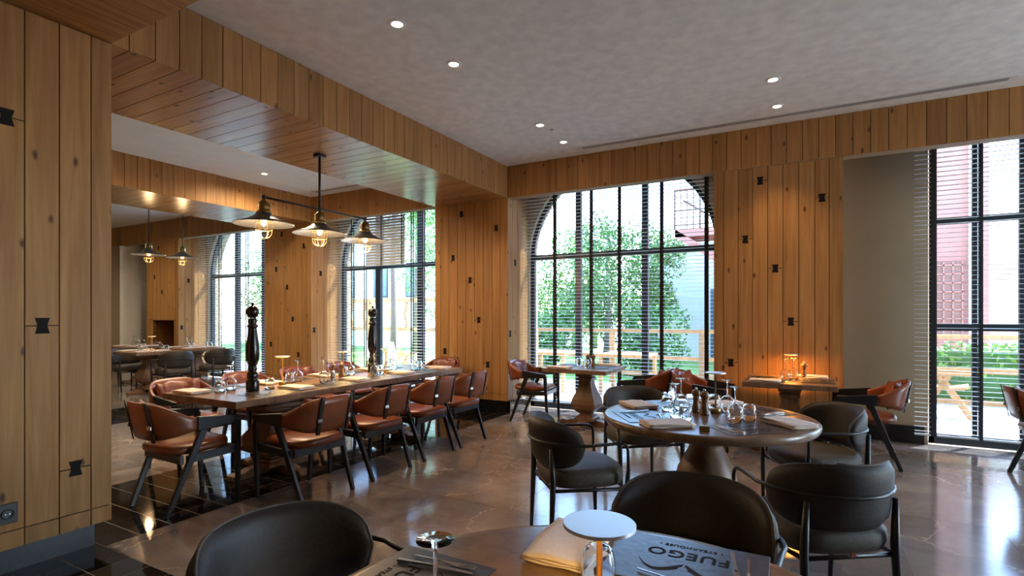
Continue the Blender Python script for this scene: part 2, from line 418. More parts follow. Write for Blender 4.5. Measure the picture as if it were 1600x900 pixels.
# near pillar
npil = tag(MB().box(XL, .40, .145, XF - .02, 1.67, ZC).build('pillar', 'oak_dark'), 'large oak plank pillar at the near corner with a wall socket', 'pillar', kind='structure')
MB().box(XL, .44, 0, XF - .05, 1.62, .15).build('plinth', 'black_stone', npil)
ne = [.38, .49, .646, .802, .958, 1.112, 1.267, 1.424, 1.581, 1.69]
for k in range(9):
    a, c = ne[k], ne[k + 1]
    plank(npil, c - a, .10, (XF, a, .14), (0, 1, 0), (0, 0, 1))
    zb = {5: 2.50, 6: 1.361, 7: .51, 2: 1.9}.get(k)
    if zb:
        plank(npil, c - a, zb - .24, (XF, a, .24), (0, 1, 0), (0, 0, 1)); plank(npil, c - a, ZB - zb, (XF, a, zb), (0, 1, 0), (0, 0, 1))
        bow(npil, XF, zb, (a + c) / 2, rot=(0, 0, R(90)))
    else: plank(npil, c - a, ZB - .24, (XF, a, .24), (0, 1, 0), (0, 0, 1))
es = edges(XL, XF)
for a, c in zip(es, es[1:]): plank(npil, c - a, ZB - .14, (c, 1.69, .14), (-1, 0, 0), (0, 0, 1))
ow = thing('wall_socket', 'dark grey power socket low on the near oak pillar', 'socket', (XF + .001, 1.19, .34))
MB().box(0, -.045, -.055, .010, .045, .055).build('plate', simple('socket plate', (.035, .033, .032), .45), ow, bevel=.004)
MB().lathe([(.028, 0), (.028, .006), (.022, .006), (.020, .001)], 20).build('socket_ring', 'black_metal', ow, (.010, 0, 0), (0, R(90), 0))
for dy in (-.009, .009): MB().lathe([(.0028, 0), (.0028, .004)], 8).build('pin_hole', 'steel', ow, (.0105, dy, 0), (0, R(90), 0))

# ---------------------------------------------------------------- outer wall with arched openings, windows
ZSP = 2.30
WINS = [(XF, -.98), (X2, XL), (-12.19, X2L)]
def arc(cx, r, n, a0=0, a1=180): return [(cx + r * math.cos(R(a0 + (a1 - a0) * i / n)), ZSP + r * math.sin(R(a0 + (a1 - a0) * i / n))) for i in range(n + 1)]
wall = MB(); WT = 4.2
xs = -16.2
for (a, c) in sorted(WINS):
    a2, c2 = a + .02, c - .02; cx, r = (a2 + c2) / 2, (c2 - a2) / 2
    if a - xs > .3: wall.box(xs, YB, 0, a2, YB + .30, WT)
    ar = arc(cx, r, 24)
    right = [p for p in ar if p[0] >= cx - 1e-6]; left = [p for p in ar if p[0] <= cx + 1e-6]
    wall.prism([(c2, ZSP)] + right[1:] + [(cx, WT), (c2, WT)], YB, YB + .30, 'y')
    wall.prism(left + [(a2, WT), (cx, WT)], YB, YB + .30, 'y')
    xs = c2
wall.box(xs, YB, 0, 1.155, YB + .30, WT).box(1.155, YB, 3.5, 4.3, YB + .3, WT).box(4.3, YB, 0, 7, YB + .3, WT)
tag(wall.build('wall_back', 'cream'), 'cream outer wall with tall arched window openings', 'wall', kind='structure')
bb = tag(MB().box(.33, YB - .02, 0, 1.12, YB, .19).build('baseboard_back', 'black_stone'), 'black stone baseboard below the bare cream wall', 'baseboard', kind='structure')
tag(MB().box(-16.2, -5, 0, -15.9, 7.4, ZC).build('wall_left', 'cream'), 'far cream end wall past the last window', 'wall', kind='structure')
fw = tag(MB().box(-15.9, YW, 0, -14.72, YW + .1, ZB).build('wall_corner', 'cream'), 'narrow olive cream wall strip at the far corner', 'wall', kind='structure')
MB().box(-14.74, YW, .0, -14.70, YB, ZC).build('reveal', 'white', fw)
# unseen walls; the side opening is added to let in daylight
tag(MB().box(-16, -5.2, 0, 7, -5, ZC).build('wall_front', 'cream'), 'cream wall behind the viewer', 'wall', kind='structure')
rw = MB().box(7, -5.2, 3.05, 7.2, 7.65, ZC).box(7, -5.2, 0, 7.2, 6.4, .12)
for a, c in ((-5.2, 3.9), (6.2, 7.65)): rw.box(7, a, 0, 7.2, c, ZC)
tag(rw.build('wall_right', 'cream'), 'cream side wall out of view with an added daylight opening', 'wall', kind='structure')

def window(n, a, c, muls, label, arched=True, transoms=(2.28,), door=None):
    w = thing('window_%d' % n, label, 'window', ((a + c) / 2, YB + .10, 0), kind='structure'); cx = (a + c) / 2; hw = (c - a) / 2 - .02
    y0, y1 = (-.035, .035) if arched else (-.022, .022); ft = .06 if arched else .045; r = hw
    top = ZSP if arched else 3.5
    fr = MB().box(-hw, y0, 0, -hw + ft, y1, top).box(hw - ft, y0, 0, hw, y1, top).box(-hw, y0, 0, hw, y1, .11)
    if arched:
        n_ = 28
        for i in range(n_):
            a0, a1 = math.pi * i / n_, math.pi * (i + 1) / n_
            q = [(r * math.cos(a0), ZSP + r * math.sin(a0)), (r * math.cos(a1), ZSP + r * math.sin(a1)), ((r - ft) * math.cos(a1), ZSP + (r - ft) * math.sin(a1)), ((r - ft) * math.cos(a0), ZSP + (r - ft) * math.sin(a0))]
            fr.prism(q, y0, y1, 'y')
    else: fr.box(-hw, y0, top - ft, hw, y1, top)
    fr.build('window_frame', 'frame', w)
    for tz in transoms: MB().box(-hw + ft, y0, tz, hw - ft, y1, tz + .075).build('transom', 'frame', w)
    xs = [-hw + ft]
    for mx, mw in muls:
        x = mx - cx
        zt = top if not arched else ZSP + math.sqrt(max(.01, (r - ft) ** 2 - x * x))
        lo = .11
        zz = [lo] + [q for t_ in transoms for q in (t_, t_ + .075)] + [zt]
        m = MB()
        for i in range(0, len(zz), 2): m.box(x - mw / 2, y0, zz[i], x + mw / 2, y1, zz[i + 1])
        m.build('mullion', 'frame', w); xs += [x - mw / 2, x + mw / 2]
    xs.append(hw - ft)
    zz = [.11] + [q for t_ in transoms for q in (t_, t_ + .075)]
    for i in range(0, len(xs), 2):
        for j in range(0, len(zz) - 1, 2): MB().box(xs[i], -.004, zz[j], xs[i + 1], .004, zz[j + 1]).build('pane', 'pane', w)
        zl = zz[-1]
        if arched:
            rr = r - ft; pts = [(xs[i], zl), (xs[i + 1], zl)]
            for k in range(9):
                x = xs[i + 1] + (xs[i] - xs[i + 1]) * k / 8; pts.append((x, max(zl + .001, ZSP + math.sqrt(max(0, rr * rr - x * x)))))
            MB().prism(pts, -.004, .004, 'y').build('pane', 'pane', w)
        else: MB().box(xs[i], -.004, zl, xs[i + 1], .004, top - ft).build('pane', 'pane', w)
    return w
window(1, *WINS[0], [(-3.0, .085), (-2.0, .085)], 'big arched window right of the beam pillar with three bays')
window(2, *WINS[1], [(-6.98, .12), (-6.0, .10)], 'arched window with a glazed door beyond the long table')
window(3, *WINS[2], [(-11.2, .12), (-10.28, .10)], 'arched window behind the left pendant lamp')
window(4, 1.155, 4.3, [(1.57, .045), (1.97, .08), (2.6, .08), (3.4, .08)], 'tall square window with doors at the frame edge', False, (1.25, 2.42))
window(5, -14.70, -13.50, [(-14.3, .10)], 'narrow window in the far corner', False, (2.28,))

# ---------------------------------------------------------------- venetian blinds
_sm = {}
def blind(a, c, label, z0=.16, z1=3.34, tilt=0., tapes=(), y=7.10, pitch=.05, joined=False):
    b = thing('venetian_blind', label, 'blind', ((a + c) / 2, y, 0), group='dark venetian blinds'); hw = (c - a) / 2
    MB().box(-hw, -.03, z1, hw, .03, z1 + .05).build('headrail', 'frame', b)
    n = int((z1 - z0) / pitch)
    key = (round(hw, 3), joined)
    if joined:
        m = MB()
        for i in range(n): m.box(-hw, -.025, z0 + pitch * i, hw, .025, z0 + pitch * i + .0025)
        o = m.build('slat', 'slat', b); o['kind'] = 'stuff'
    else:
        me = MB().add([(-hw, -.025, 0), (hw, -.025, 0), (hw, 0, .0025), (-hw, 0, .0025), (hw, .025, 0), (-hw, .025, 0),
                       (-hw, -.025, -.0018), (hw, -.025, -.0018), (hw, 0, .0007), (-hw, 0, .0007), (hw, .025, -.0018), (-hw, .025, -.0018)],
                      [(0, 1, 2, 3), (3, 2, 4, 5), (7, 6, 9, 8), (8, 9, 11, 10), (1, 0, 6, 7), (5, 4, 10, 11), (0, 3, 9, 6), (3, 5, 11, 9), (2, 1, 7, 8), (4, 2, 8, 10)]).mesh('slat', 'slat')
        for i in range(n): put('slat', me, b, (0, 0, z0 + pitch * (i + .5)), (tilt, 0, 0))
    MB().box(-hw, -.027, z0 - .02, hw, .027, z0 - .005).build('bottom_rail', 'slat', b)
    for tx, tw in tapes:
        x = tx - (a + c) / 2
        m = MB()
        for yy in (-.0275, .0275): m.box(x - tw / 2, yy - .0007, z0 - .02, x + tw / 2, yy + .0007, z1)
        o = m.build('ladder_tape', 'tape', b)
    return b
def xt(px, yv): t_ = (px - 800) / 831; return yv * (-.48644 + .87372 * t_) / (.87372 + .48644 * t_)
blind(XF + .03, -1.02, 'open dark venetian blind across the big arched window', tapes=[(xt(p, 7.1), w_) for p, w_ in ((867, .035), (924, .035), (968, .035), (1034, .04), (1104, .045))])
blind(X2 + .03, -6.98, 'open venetian blind over the glazing beside the left jamb, beyond the long table', tapes=[(xt(551, 7.1), .022), (xt(571, 7.1), .022)])
blind(-6.96, -6.06, 'half raised closed venetian blind above the glazed door', z0=2.32, tilt=R(76), tapes=[(xt(597, 7.1), .02), (xt(629, 7.1), .02)])
blind(-6.04, XL - .03, 'narrow venetian blind beside the beam pillar', tilt=R(8), tapes=[(-5.9, .025), (xt(662, 7.1), .022)])
blind(-12.15, X2L - .03, 'open venetian blind behind the left pendant lamp', tapes=[(xt(344, 7.1), .03), (xt(386, 7.1), .03)])
blind(1.0, 3.6, 'open venetian blind over the square window at the right', tapes=[(1.16, .05), (1.545, .03), (1.93, .03)])
blind(-14.65, -13.55, 'narrow venetian blind in the far corner', joined=True)

# ---------------------------------------------------------------- chairs
def leather_chair():
    t = thing('leather_armchair', 'x', 'chair', group='tan leather armchairs')
    # seat pad: rounded, domed
    def seat(w, d, zt, th):
        m = MB(); n = 28; rings = []
        for k, (sc, z) in enumerate([(.90, zt - th), (.985, zt - th + .012), (1, zt - th * .5), (.985, zt - .014), (.88, zt), (.45, zt + .004)]):
            ring = []
            for i in range(n):
                a = 2 * math.pi * i / n; c, s_ = math.cos(a), math.sin(a); e = .55
                x = w / 2 * sc * math.copysign(abs(c) ** e, c); y = d / 2 * sc * math.copysign(abs(s_) ** e, s_)
                x *= 1 - .06 * (-(y / d)); ring.append((x, y, z - .025 * (abs(x / w * 2) ** 2) * 0 + .012 * (y / d * 2) ** 2))
            rings.append(ring)
        vs = [p for r in rings for p in r]; fs = []
        for r in range(len(rings) - 1):
            for i in range(n): fs.append((r * n + i, r * n + (i + 1) % n, (r + 1) * n + (i + 1) % n, (r + 1) * n + i))
        fs += [tuple(reversed(range(n))), tuple(range((len(rings) - 1) * n, len(rings) * n))]
        return m.add(vs, fs, True)
    seat(.50, .50, .475, .065).build('seat', 'leather', t, (0, .0, 0))
    A = R(82)
    def bk(u, v, off=0.0):
        a = (u * 2 - 1) * A; q = abs(u * 2 - 1)
        zt = .805 - .135 * q ** 2.4; zb = .535 + .055 * q * q; z = zb + (zt - zb) * v
        lean = (z - .55) * .22 * math.cos(a)
        rx = .295 + off; ry = .25 + off
        sx = math.copysign(abs(math.sin(a) / math.sin(A)) ** .72, a); cy = max(0, (math.cos(a) - math.cos(A)) / (1 - math.cos(A))) ** .62
        return (rx * sx, -.04 - ry * cy - lean, z)
    MB().band(lambda u, v: bk(u, v), 24, 5, lambda u, v: .034 if 0 < v < 1 else .020).build('backrest', 'leather', t)
    for s_ in (-1, 1):
        u0 = .5 + s_ * .125
        st = MB().band(lambda u, v: bk(u0 + (u - .5) * .042, -.06 + v * 1.10, .022), 2, 8, .006).build('strap', 'strap', t)
        p = Vector(bk(u0, .36, .028)); MB().box(-.019, -.008, -.014, .019, .004, .014).build('buckle', 'steel', st, p, (0, 0, (u0 * 2 - 1) * A), .003)
        # arm blade, legs
        MB().add([(s_ * .278, -.075, .585), (s_ * .282, .245, .600), (s_ * .282, .255, .652), (s_ * .285, -.075, .690),
                  (s_ * .318, -.075, .585), (s_ * .310, .245, .600), (s_ * .310, .255, .652), (s_ * .322, -.075, .690)],
                 [(0, 1, 2, 3), (7, 6, 5, 4), (0, 4, 5, 1), (1, 5, 6, 2), (2, 6, 7, 3), (3, 7, 4, 0)]).build('armrest', 'black_wood', t, bevel=.006)
        MB().bar((s_ * .296, .238, .625), (s_ * .262, .262, 0), .034, .046, .028, .030).build('leg', 'black_wood', t, bevel=.005)
        MB().bar((s_ * .298, -.02, .60), (s_ * .258, -.262, 0), .034, .052, .028, .032).build('leg', 'black_wood', t, bevel=.005)
        MB().bar((s_ * .272, -.13, .385), (s_ * .272, .24, .395), .026, .055).build('seat_rail', 'black_wood', t)
    MB().box(-.26, .215, .365, .26, .245, .42).build('front_rail', 'black_wood', t); MB().box(-.26, -.17, .355, .26, -.145, .415).build('rear_rail', 'black_wood', t)
    t.scale = (.94, 1, 1)
    # slouchy lumbar cushion on the inside of the back
    def cu(u, v):
        a = (u * 2 - 1) * R(52); z = .55 + .235 * v
        return (.235 * math.sin(a) / math.sin(R(60)), -.055 - .165 * math.cos(a) - (z - .55) * .25 + (.006 * math.sin(u * 23 + v * 5) + .005 * math.sin(u * 41 - v * 9 + 1.7)) * (1 - (2 * v - 1) ** 2), z + .010 * math.sin(u * 11 + 1) * v)
    MB().band(cu, 22, 8, lambda u, v: .004 + .085 * (max(0, 1 - (2 * u - 1) ** 6) * max(0, 1 - (2 * v - 1) ** 4)) ** .6).build('lumbar_cushion', 'leather_dark', t)
    return t
LC = leather_chair()

def grey_chair():
    t = thing('upholstered_armchair', 'x', 'chair', group='grey upholstered armchairs')
    m = MB(); n = 32; rings = []
    for sc, z in [(.80, .375), (.95, .382), (1, .42), (.985, .455), (.93, .478), (.80, .488), (.4, .492)]:
        for i in range(n):
            a = 2 * math.pi * i / n; c, s_ = math.cos(a), math.sin(a); e = .62
            m.v.append((.265 * sc * math.copysign(abs(c) ** e, c), .255 * sc * math.copysign(abs(s_) ** e, s_) + .0, z))
    for r in range(6):
        for i in range(n): m.f.append((r * n + i, r * n + (i + 1) % n, (r + 1) * n + (i + 1) % n, (r + 1) * n + i)); m.s.append(True)
    m.f += [tuple(reversed(range(n))), tuple(range(6 * n, 7 * n))]; m.s += [True, True]
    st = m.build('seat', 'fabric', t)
    MB().box(-.012, -.262, .372, .012, -.256, .392).build('fabric_label', 'leather', st)
    A = R(78)
    def pos(u, v, off=0.):
        a = (u * 2 - 1) * A; q = abs(u * 2 - 1)
        h = .142 * max(0., 1 - q ** 3.6) ** .5 + .004
        z = .635 + h * (v * 2 - 1) * 1.0
        return ((.285 + off) * math.sin(a), -.005 - (.275 + off) * math.cos(a) - (z - .6) * .16 * math.cos(a), z)
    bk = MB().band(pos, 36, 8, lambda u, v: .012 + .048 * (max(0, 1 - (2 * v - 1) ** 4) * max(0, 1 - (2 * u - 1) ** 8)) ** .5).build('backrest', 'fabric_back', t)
    rim = [pos(i / 40, 1, 0) for i in range(41)] + [pos(1 - i / 40, 0, 0) for i in range(41)]
    MB().tube(rim, .006, 6, True).build('piping', 'fabric', bk)
    # arm hoop
    pts = [(.283, .215, .475), (.284, .213, .60), (.284, .205, .628), (.284, .185, .643), (.285, .150, .648), (.300, .02, .648)]
    arcp = [(.312 * math.sin(R(a)), -.01 - .312 * math.cos(R(a)), .648) for a in range(85, -86, -10)]
    hoop = pts + arcp + [(-x, y, z) for x, y, z in reversed(pts)]
    MB().tube(hoop, .0095, 8).build('arm_hoop', 'black_metal', t)
    for s_ in (-1, 1):
        MB().tube([(s_ * .283, .215, .49), (s_ * .270, .215, .36), (s_ * .258, .222, 0)], [.013, .019, .011], 10).build('leg', 'black_metal', t)
        MB().tube([(s_ * .21, -.250, .62), (s_ * .215, -.240, .42), (s_ * .225, -.255, 0)], [.012, .019, .012], 10).build('leg', 'black_metal', t)
    MB().tube([(.265, .21, .365), (-.265, .21, .365), (-.215, -.235, .365), (.215, -.235, .365)], .012, 8, True).build('seat_ring', 'black_metal', t)
    return t
GC = grey_chair()

def face(dx, dy): return math.atan2(dy, dx) - math.pi / 2
gl = 'tan leather armchairs around the long table'
for i, (y, lab) in enumerate(((2.91, 'first tan leather chair along the near side of the long table, closest to us'), (3.63, 'second tan leather chair along the near side of the long table'),
                              (4.33, 'third tan leather chair along the near side of the long table'), (4.95, 'tan leather chair by the long table, last before the oak pillar'))):
    inst(LC, lab, (-3.50, y, 0), face(-1, 0), gl)
inst(LC, 'tan leather chair at the head of the long table beside the near pillar', (-4.14, 2.33, 0), face(.02, 1), gl)
for y, lab in ((2.93, 'first leather chair on the far side of the long table, wrinkled cushion facing out'), (3.63, 'second leather chair on the far side, behind the tall pepper mill'),
               (4.33, 'third leather chair on the far side, behind the glowing lamp'), (5.02, 'fourth leather chair on the far side of the long table')):
    inst(LC, lab, (-5.12, y, 0), face(1, 0), gl)
inst(LC, 'leather chair at the far end of the long table against the pillar', (-4.62, 6.06, 0), face(0, -1), gl)
gw = 'leather armchairs along the windows'
inst(LC, 'leather chair on the left of the small window table', (-3.26, 6.50, 0), face(1, .12), gw)
inst(LC, 'leather chair on the right of the small window table, strapped back outward', (-1.70, 6.36, 0), face(-1, .05), gw)
inst(LC, 'leather chair left of the pillar table with the glowing lamp', (-.98, 6.14, 0), face(1, -.05), gw)
inst(LC, 'leather chair right of the pillar table, before the bare cream wall', (.48, 6.18, 0), face(-1, 0), gw)
inst(LC, 'leather chair cut off by the edge beside the glazed door', (1.86, 6.15, 0), face(1, .05), gw)

gm = 'grey armchairs at the middle round table'
inst(GC, 'grey armchair on the left of the middle round table, turned away', (-1.30, 3.22, 0), face(.74, .67), gm)
inst(GC, 'grey armchair behind the middle round table towards the window', (-1.24, 4.46, 0), face(.64, -.77), gm)
inst(GC, 'grey armchair with pale lit seat behind the middle round table', (.03, 4.32, 0), face(-.84, -.54), gm)
inst(GC, 'grey armchair with its back to us right of the middle round table', (.02, 2.94, 0), face(-.58, .81), gm)
gf = 'grey armchairs at the front round table'
inst(GC, 'dark armchair backrest across the front round table', (-.375, 1.93, 0), face(.05, -1), gf)
inst(GC, 'dark armchair at the bottom edge left of the front round table', (-1.27, 1.07, 0), face(1, -.12), gf)
gb = 'grey armchairs in the far bay'
for x, y, dx, dy, lab in ((-9.98, 5.40, -1, .15, 'blue grey armchair right of the far pedestal table'), (-10.02, 6.22, -1, 0, 'blue grey armchair beside the far window blinds'),
                          (-11.28, 5.32, 1, 0, 'blue grey armchair left of the far pedestal table'), (-11.75, 6.45, -.9, -.2, 'blue grey armchair deepest in the far corner'),
                          (-12.25, 5.45, 0, 1, 'blue grey armchair half hidden behind the near pillar edge')):
    inst(GC, lab, (x, y, 0), face(dx, dy), gb)

# ---------------------------------------------------------------- tables
TZ = .76
SQP = [(.10, 0), (.10, .03), (.075, .045), (.075, .06), (.055, .075), (.055, .085), (.075, .10), (.115, .15), (.128, .21), (.118, .27), (.088, .36), (.066, .45), (.060, .50), (.062, .505), (.075, .515), (.075, .545), (.062, .555), (.085, .575), (.085, .60), (.115, .625), (.115, .64)]
def sq_pedestal(parent, loc, h=TZ - .05, sc=1.25, foot=.36, nm=('column', 'foot')):
    k = (h - .075) / .64
    MB().lathe([(r * sc, .075 + z * k) for r, z in SQP], square=True).build(nm[0], 'ped_wood', parent, loc)
    prof = [(.06, 0), (foot, 0), (foot, .045), (foot - .03, .06), (foot - .10, .055), (foot - .16, .075), (.06, .085)]
    for i in range(4):
        MB().prism(prof, -.05, .05, 'y').build(nm[1], 'ped_wood', parent, loc, (0, 0, R(90 * i)), .008)
def slab(x0, y0, x1, y1, th=.05, wob=.006, seed=1):
    r = random.Random(seed); pts = []
    def side(ax, ay, bx, by, n):
        for i in range(n):
            f = i / n; pts.append((ax + (bx - ax) * f + r.uniform(-wob, wob) * (i > 0), ay + (by - ay) * f + r.uniform(-wob, wob) * (i > 0)))
    L, Wd = max(3, int((x1 - x0) / .09)), max(3, int((y1 - y0) / .09))
    side(x0, y0, x1, y0, L); side(x1, y0, x1, y1, Wd); side(x1, y1, x0, y1, L); side(x0, y1, x0, y0, Wd)
    return MB().prism(pts, -th, 0, 'z')
lt = thing('long_dining_table', 'long solid wood dining table set for ten under the beam', 'table', (-4.30, 4.03, 0))
slab(-.50, -1.52, .50, 1.52, .055, .004).build('table_top', 'table_wood', lt, (0, 0, TZ), bevel=.004)
for dy in (-.82, .74):
    MB().lathe([(.30, 0), (.30, .03), (.25, .032), (.25, .06), (.20, .062), (.20, .09)], square=True).build('capital', 'ped_wood', lt, (0, dy, TZ - .145))
    sq_pedestal(lt, (0, dy, 0), TZ - .145, 1.75, .42)
wt = thing('square_table', 'small square pedestal table set before the big arched window', 'table', (-2.50, 6.38, 0))
slab(-.42, -.38, .42, .38, .05, .007, 3).build('table_top', 'table_wood', wt, (0, 0, TZ), bevel=.004); sq_pedestal(wt, (0, .1, 0))
pt = thing('square_table', 'small square table with glowing lamp against the orange lit pillar', 'table', (-.165, 6.14, 0))
slab(-.41, -.40, .41, .40, .05, .007, 4).build('table_top', 'table_wood', pt, (0, 0, TZ), bevel=.004); sq_pedestal(pt, (0, .05, 0))
for x, y, lab in ((-10.6, 5.3, 'far pedestal table under the two small pendants'), (-10.95, 6.35, 'far pedestal table close to the window blinds'), (-12.5, 6.1, 'far pedestal table in the corner by the niche')):
    q = thing('square_table', lab, 'table', (x, y, 0)); slab(-.4, -.4, .4, .4, .05, .005, 5).build('table_top', 'table_wood', q, (0, 0, TZ), bevel=.004); sq_pedestal(q, (0, 0, 0), sc=1.35)
RP = [(.31, 0), (.31, .03), (.27, .05), (.20, .075), (.14, .105), (.135, .14), (.155, .20), (.185, .28), (.195, .34), (.18, .41), (.14, .49), (.105, .55), (.095, .575), (.125, .585), (.128, .605), (.11, .62), (.115, .64), (.16, .67), (.22, .695), (.22, .71)]
def round_table(x, y, r, label):
    t_ = thing('round_table', label, 'table', (x, y, 0), group='round wooden pedestal tables')
    MB().lathe([(r - .05, -.055), (r - .012, -.05), (r, -.03), (r, -.010), (r - .008, -.002), (r - .03, 0), (.001, 0)], 72).build('table_top', 'table_wood', t_, (0, 0, TZ), (0, 0, .6))
    MB().lathe(RP, 36).build('pedestal', 'ped_wood', t_)
    return t_
MT = (-.59, 3.70); FT = (-.35, .96)
round_table(*MT, .665, 'round wooden table in the middle ringed by grey armchairs')
round_table(*FT, .68, 'round wooden table at the bottom edge with a round topped lamp')

# ---------------------------------------------------------------- table ware prototypes
def lathe_thing(name, prof, mat, cat, n=28):
    o = MB().lathe(prof, n, cap=False).build(name, mat); return tag(o, 'x', cat)
WG = lathe_thing('wine_glass', [(.034, 0), (.046, .035), (.0485, .06), (.042, .088), (.022, .105), (.006, .113), (.0042, .125), (.0038, .19), (.005, .208), (.038, .214), (.0385, .2165), (.0005, .2175),
                                (.0005, .1185), (.020, .1025), (.0400, .087), (.0465, .06), (.044, .035), (.0325, 0), (.034, 0)], 'glass', 'wine glass')
TU = lathe_thing('tumbler', [(.038, 0), (.042, .03), (.0405, .07), (.034, .094), (.026, .103), (.0005, .105), (.0005, .0985), (.025, .097), (.032, .089), (.0385, .068), (.0398, .03), (.036, 0), (.038, 0)], 'glass', 'tumbler')
PMt = thing('placemat', 'x', 'placemat')
MB().box(-.20, -.145, 0, .20, .145, .003).build('mat_sheet', 'mat', PMt, bevel=.002)
def text(body, size, loc, parent, name='lettering'):
    c = bpy.data.curves.new(name, 'FONT'); c.body = body; c.size = size; c.align_x = 'CENTER'; c.align_y = 'CENTER'; c.offset = size * .022; c.extrude = .0002; c.space_character = 1.12
    c.materials.append(M['mat_print']); tmp = bpy.data.objects.new(name, c); COL.objects.link(tmp); bpy.context.view_layer.update()
    me_ = bpy.data.meshes.new_from_object(tmp.evaluated_get(bpy.context.evaluated_depsgraph_get())); bpy.data.objects.remove(tmp)
    return put(name, me_, parent, loc)
text('FUEGO', .062, (0, -.045, .0034), PMt); tx = text('\u2022 STEAKHOUSE \u2022', .021, (0, -.098, .0034), PMt)
lg = MB()
for s_ in (-1, 1):
    top, bot = [], []
    for i in range(17):
        f = i / 16
        x = .012 + .105 * f; y = .035 + .045 * math.sin(f * 2.1) * (1 - .15 * f) - .02 * f * f * f + (-.03 * f ** 4)
        w = .016 * (1 - f) ** .8 + .0012
        top.append((s_ * x, y + w * .5)); bot.append((s_ * x, y - w * .9))
    for i in range(16):
        lg.add([(*top[i], .0036), (*top[i + 1], .0036), (*bot[i + 1], .0036), (*bot[i], .0036)], [(0, 1, 2, 3) if s_ < 0 else (3, 2, 1, 0)])
    lg.prism([(s_ * .002, .012), (s_ * .012, .020), (s_ * .013, .034), (s_ * .004, .026)], .0030, .0036, 'z')
lg.build('horn_emblem', 'mat_print', PMt)
NP = thing('napkin', 'x', 'napkin')
def npf(dx, dz, rz, seed):
    def f(u, v): return ((u - .5) * .18 + .004 * math.sin(v * 7 + seed), (v - .5) * .28, .006 + dz + .0018 * math.sin(u * 9 + v * 5 + seed))
    return f
for i in range(3): MB().band(npf(0, i * .008, 0, i * 2), 8, 12, lambda u, v: .0075 if 0 < u < 1 and 0 < v < 1 else .005).build('fold', 'napkin', NP, (i * .003, i * .002, 0), (0, 0, .015 * i))
FK = MB(); FK.bar((0, -.095, .004), (0, -.01, .006), .007, .0025, .005, .003).bar((0, -.01, .006), (0, .045, .004), .005, .003, .020, .002)
for k in range(4): FK.bar((-.0085 + k * .0057, .045, .004), (-.0085 + k * .0057, .095, .007), .0032, .0018)
FK = tag(FK.build('fork', 'steel'), 'x', 'fork')
KN = tag(MB().bar((0, -.11, .004), (0, .0, .005), .011, .006, .008, .006).bar((0, 0, .005), (.002, .11, .003), .018, .0016, .010, .0012).build('knife', 'steel'), 'x', 'knife')
SPN = MB().bar((0, -.085, .004), (0, .03, .005), .006, .0025, .004, .003)
SPN.band(lambda u, v: (.017 * math.sin(u * math.pi) ** .6 * (v * 2 - 1), .03 + .052 * u, .006 - .006 * math.sin(u * math.pi) * (1 - (2 * v - 1) ** 2)), 10, 6, .0015)
SPN = tag(SPN.build('spoon', 'steel'), 'x', 'spoon')

def setting(px, py, dx, dy, where, z=TZ, matoff=.43, full=True, glassset=True, extra=True, wine=True):
    """px,py = middle of the mat; (dx,dy) = the way the guest faces"""
    l_ = math.hypot(dx, dy); dx, dy = dx / l_, dy / l_; rx, ry = dy, -dx; rz = face(dx, dy)
    P = lambda f, r, h=.0: (px + dx * f + rx * r, py + dy * f + ry * r, z + h)
    inst(PMt, 'black leather placemat with brown lettering, ' + where, P(0, 0, .0005), rz, 'leather placemats')
    inst(NP, 'folded pale napkin, ' + where, P(.045, .300, .001), rz, 'folded napkins')
    inst(FK, 'fork left of the mat centre, ' + where, P(.01, -.155, .0045), rz + .06, 'cutlery')
    inst(KN, 'table knife beside the fork, ' + where, P(.0, -.125, .0045), rz + .16, 'cutlery')
    if extra: inst(SPN, 'dessert spoon lying crosswise, ' + where, P(.115, .02, .0045), rz + 1.35, 'cutlery')
    if glassset:
        inst(TU, 'upturned tumbler, ' + where, P(.225, .165, .0005), rz, 'upturned tumblers')
        if wine: inst(WG, 'upturned wine glass, ' + where, P(.21, .055, .0005), rz, 'upturned wine glasses')
for (dx, dy), w_ in (((.82, .57), 'left place of the middle round table'), ((.64, -.77), 'window place of the middle round table'),
                     ((-.64, -.77), 'back right place of the middle round table'), ((-.66, .75), 'near right place of the middle round table')):
    setting(MT[0] - dx * .44, MT[1] - dy * .44, dx, dy, w_)
setting(-.285, 1.455, .03, -1, 'far place of the front round table', wine=False)
setting(-.85, .985, 1, 0, 'left place of the front round table', glassset=False)
inst(WG, 'upturned wine glass showing its round foot at the bottom edge', (-.645, .846, TZ + .0005), 0, 'upturned wine glasses')
ords = ('first', 'second', 'third', 'fourth')
for i, y in enumerate((2.93, 3.63, 4.33, 5.02)):
    setting(-3.97, y, -1, 0, 'long table near side, %s place' % ords[i], wine=i > 0)
    setting(-4.63, y, 1, 0, 'long table far side, %s place' % ords[i])
setting(-2.76, 6.38, 1, 0, 'left place of the small window table', extra=False, glassset=False)
setting(-2.24, 6.38, -1, 0, 'right place of the small window table', extra=False, glassset=False)
for x, y, w_ in ((-2.62, 6.52, 'on the small window table, leftmost'), (-2.44, 6.30, 'on the small window table, beside the mills')):
    inst(TU, 'upturned tumbler ' + w_, (x, y, TZ + .0005), 0, 'upturned tumblers')
inst(WG, 'upturned wine glass on the small window table', (-2.50, 6.54, TZ + .0005), 0, 'upturned wine glasses')
setting(-.42, 6.14, 1, 0, 'left place of the pillar table', extra=False, glassset=False)
setting(.09, 6.14, -1, 0, 'right place of the pillar table', extra=False, glassset=False)
for x, y, w_ in ((-.20, 6.06, 'nearer one of the pair beside the glowing lamp'), (-.13, 6.20, 'rear one of the pair beside the glowing lamp')):
    inst(WG, 'upturned wine glass, ' + w_, (x, y, TZ + .0005), 0, 'upturned wine glasses')
k = 0
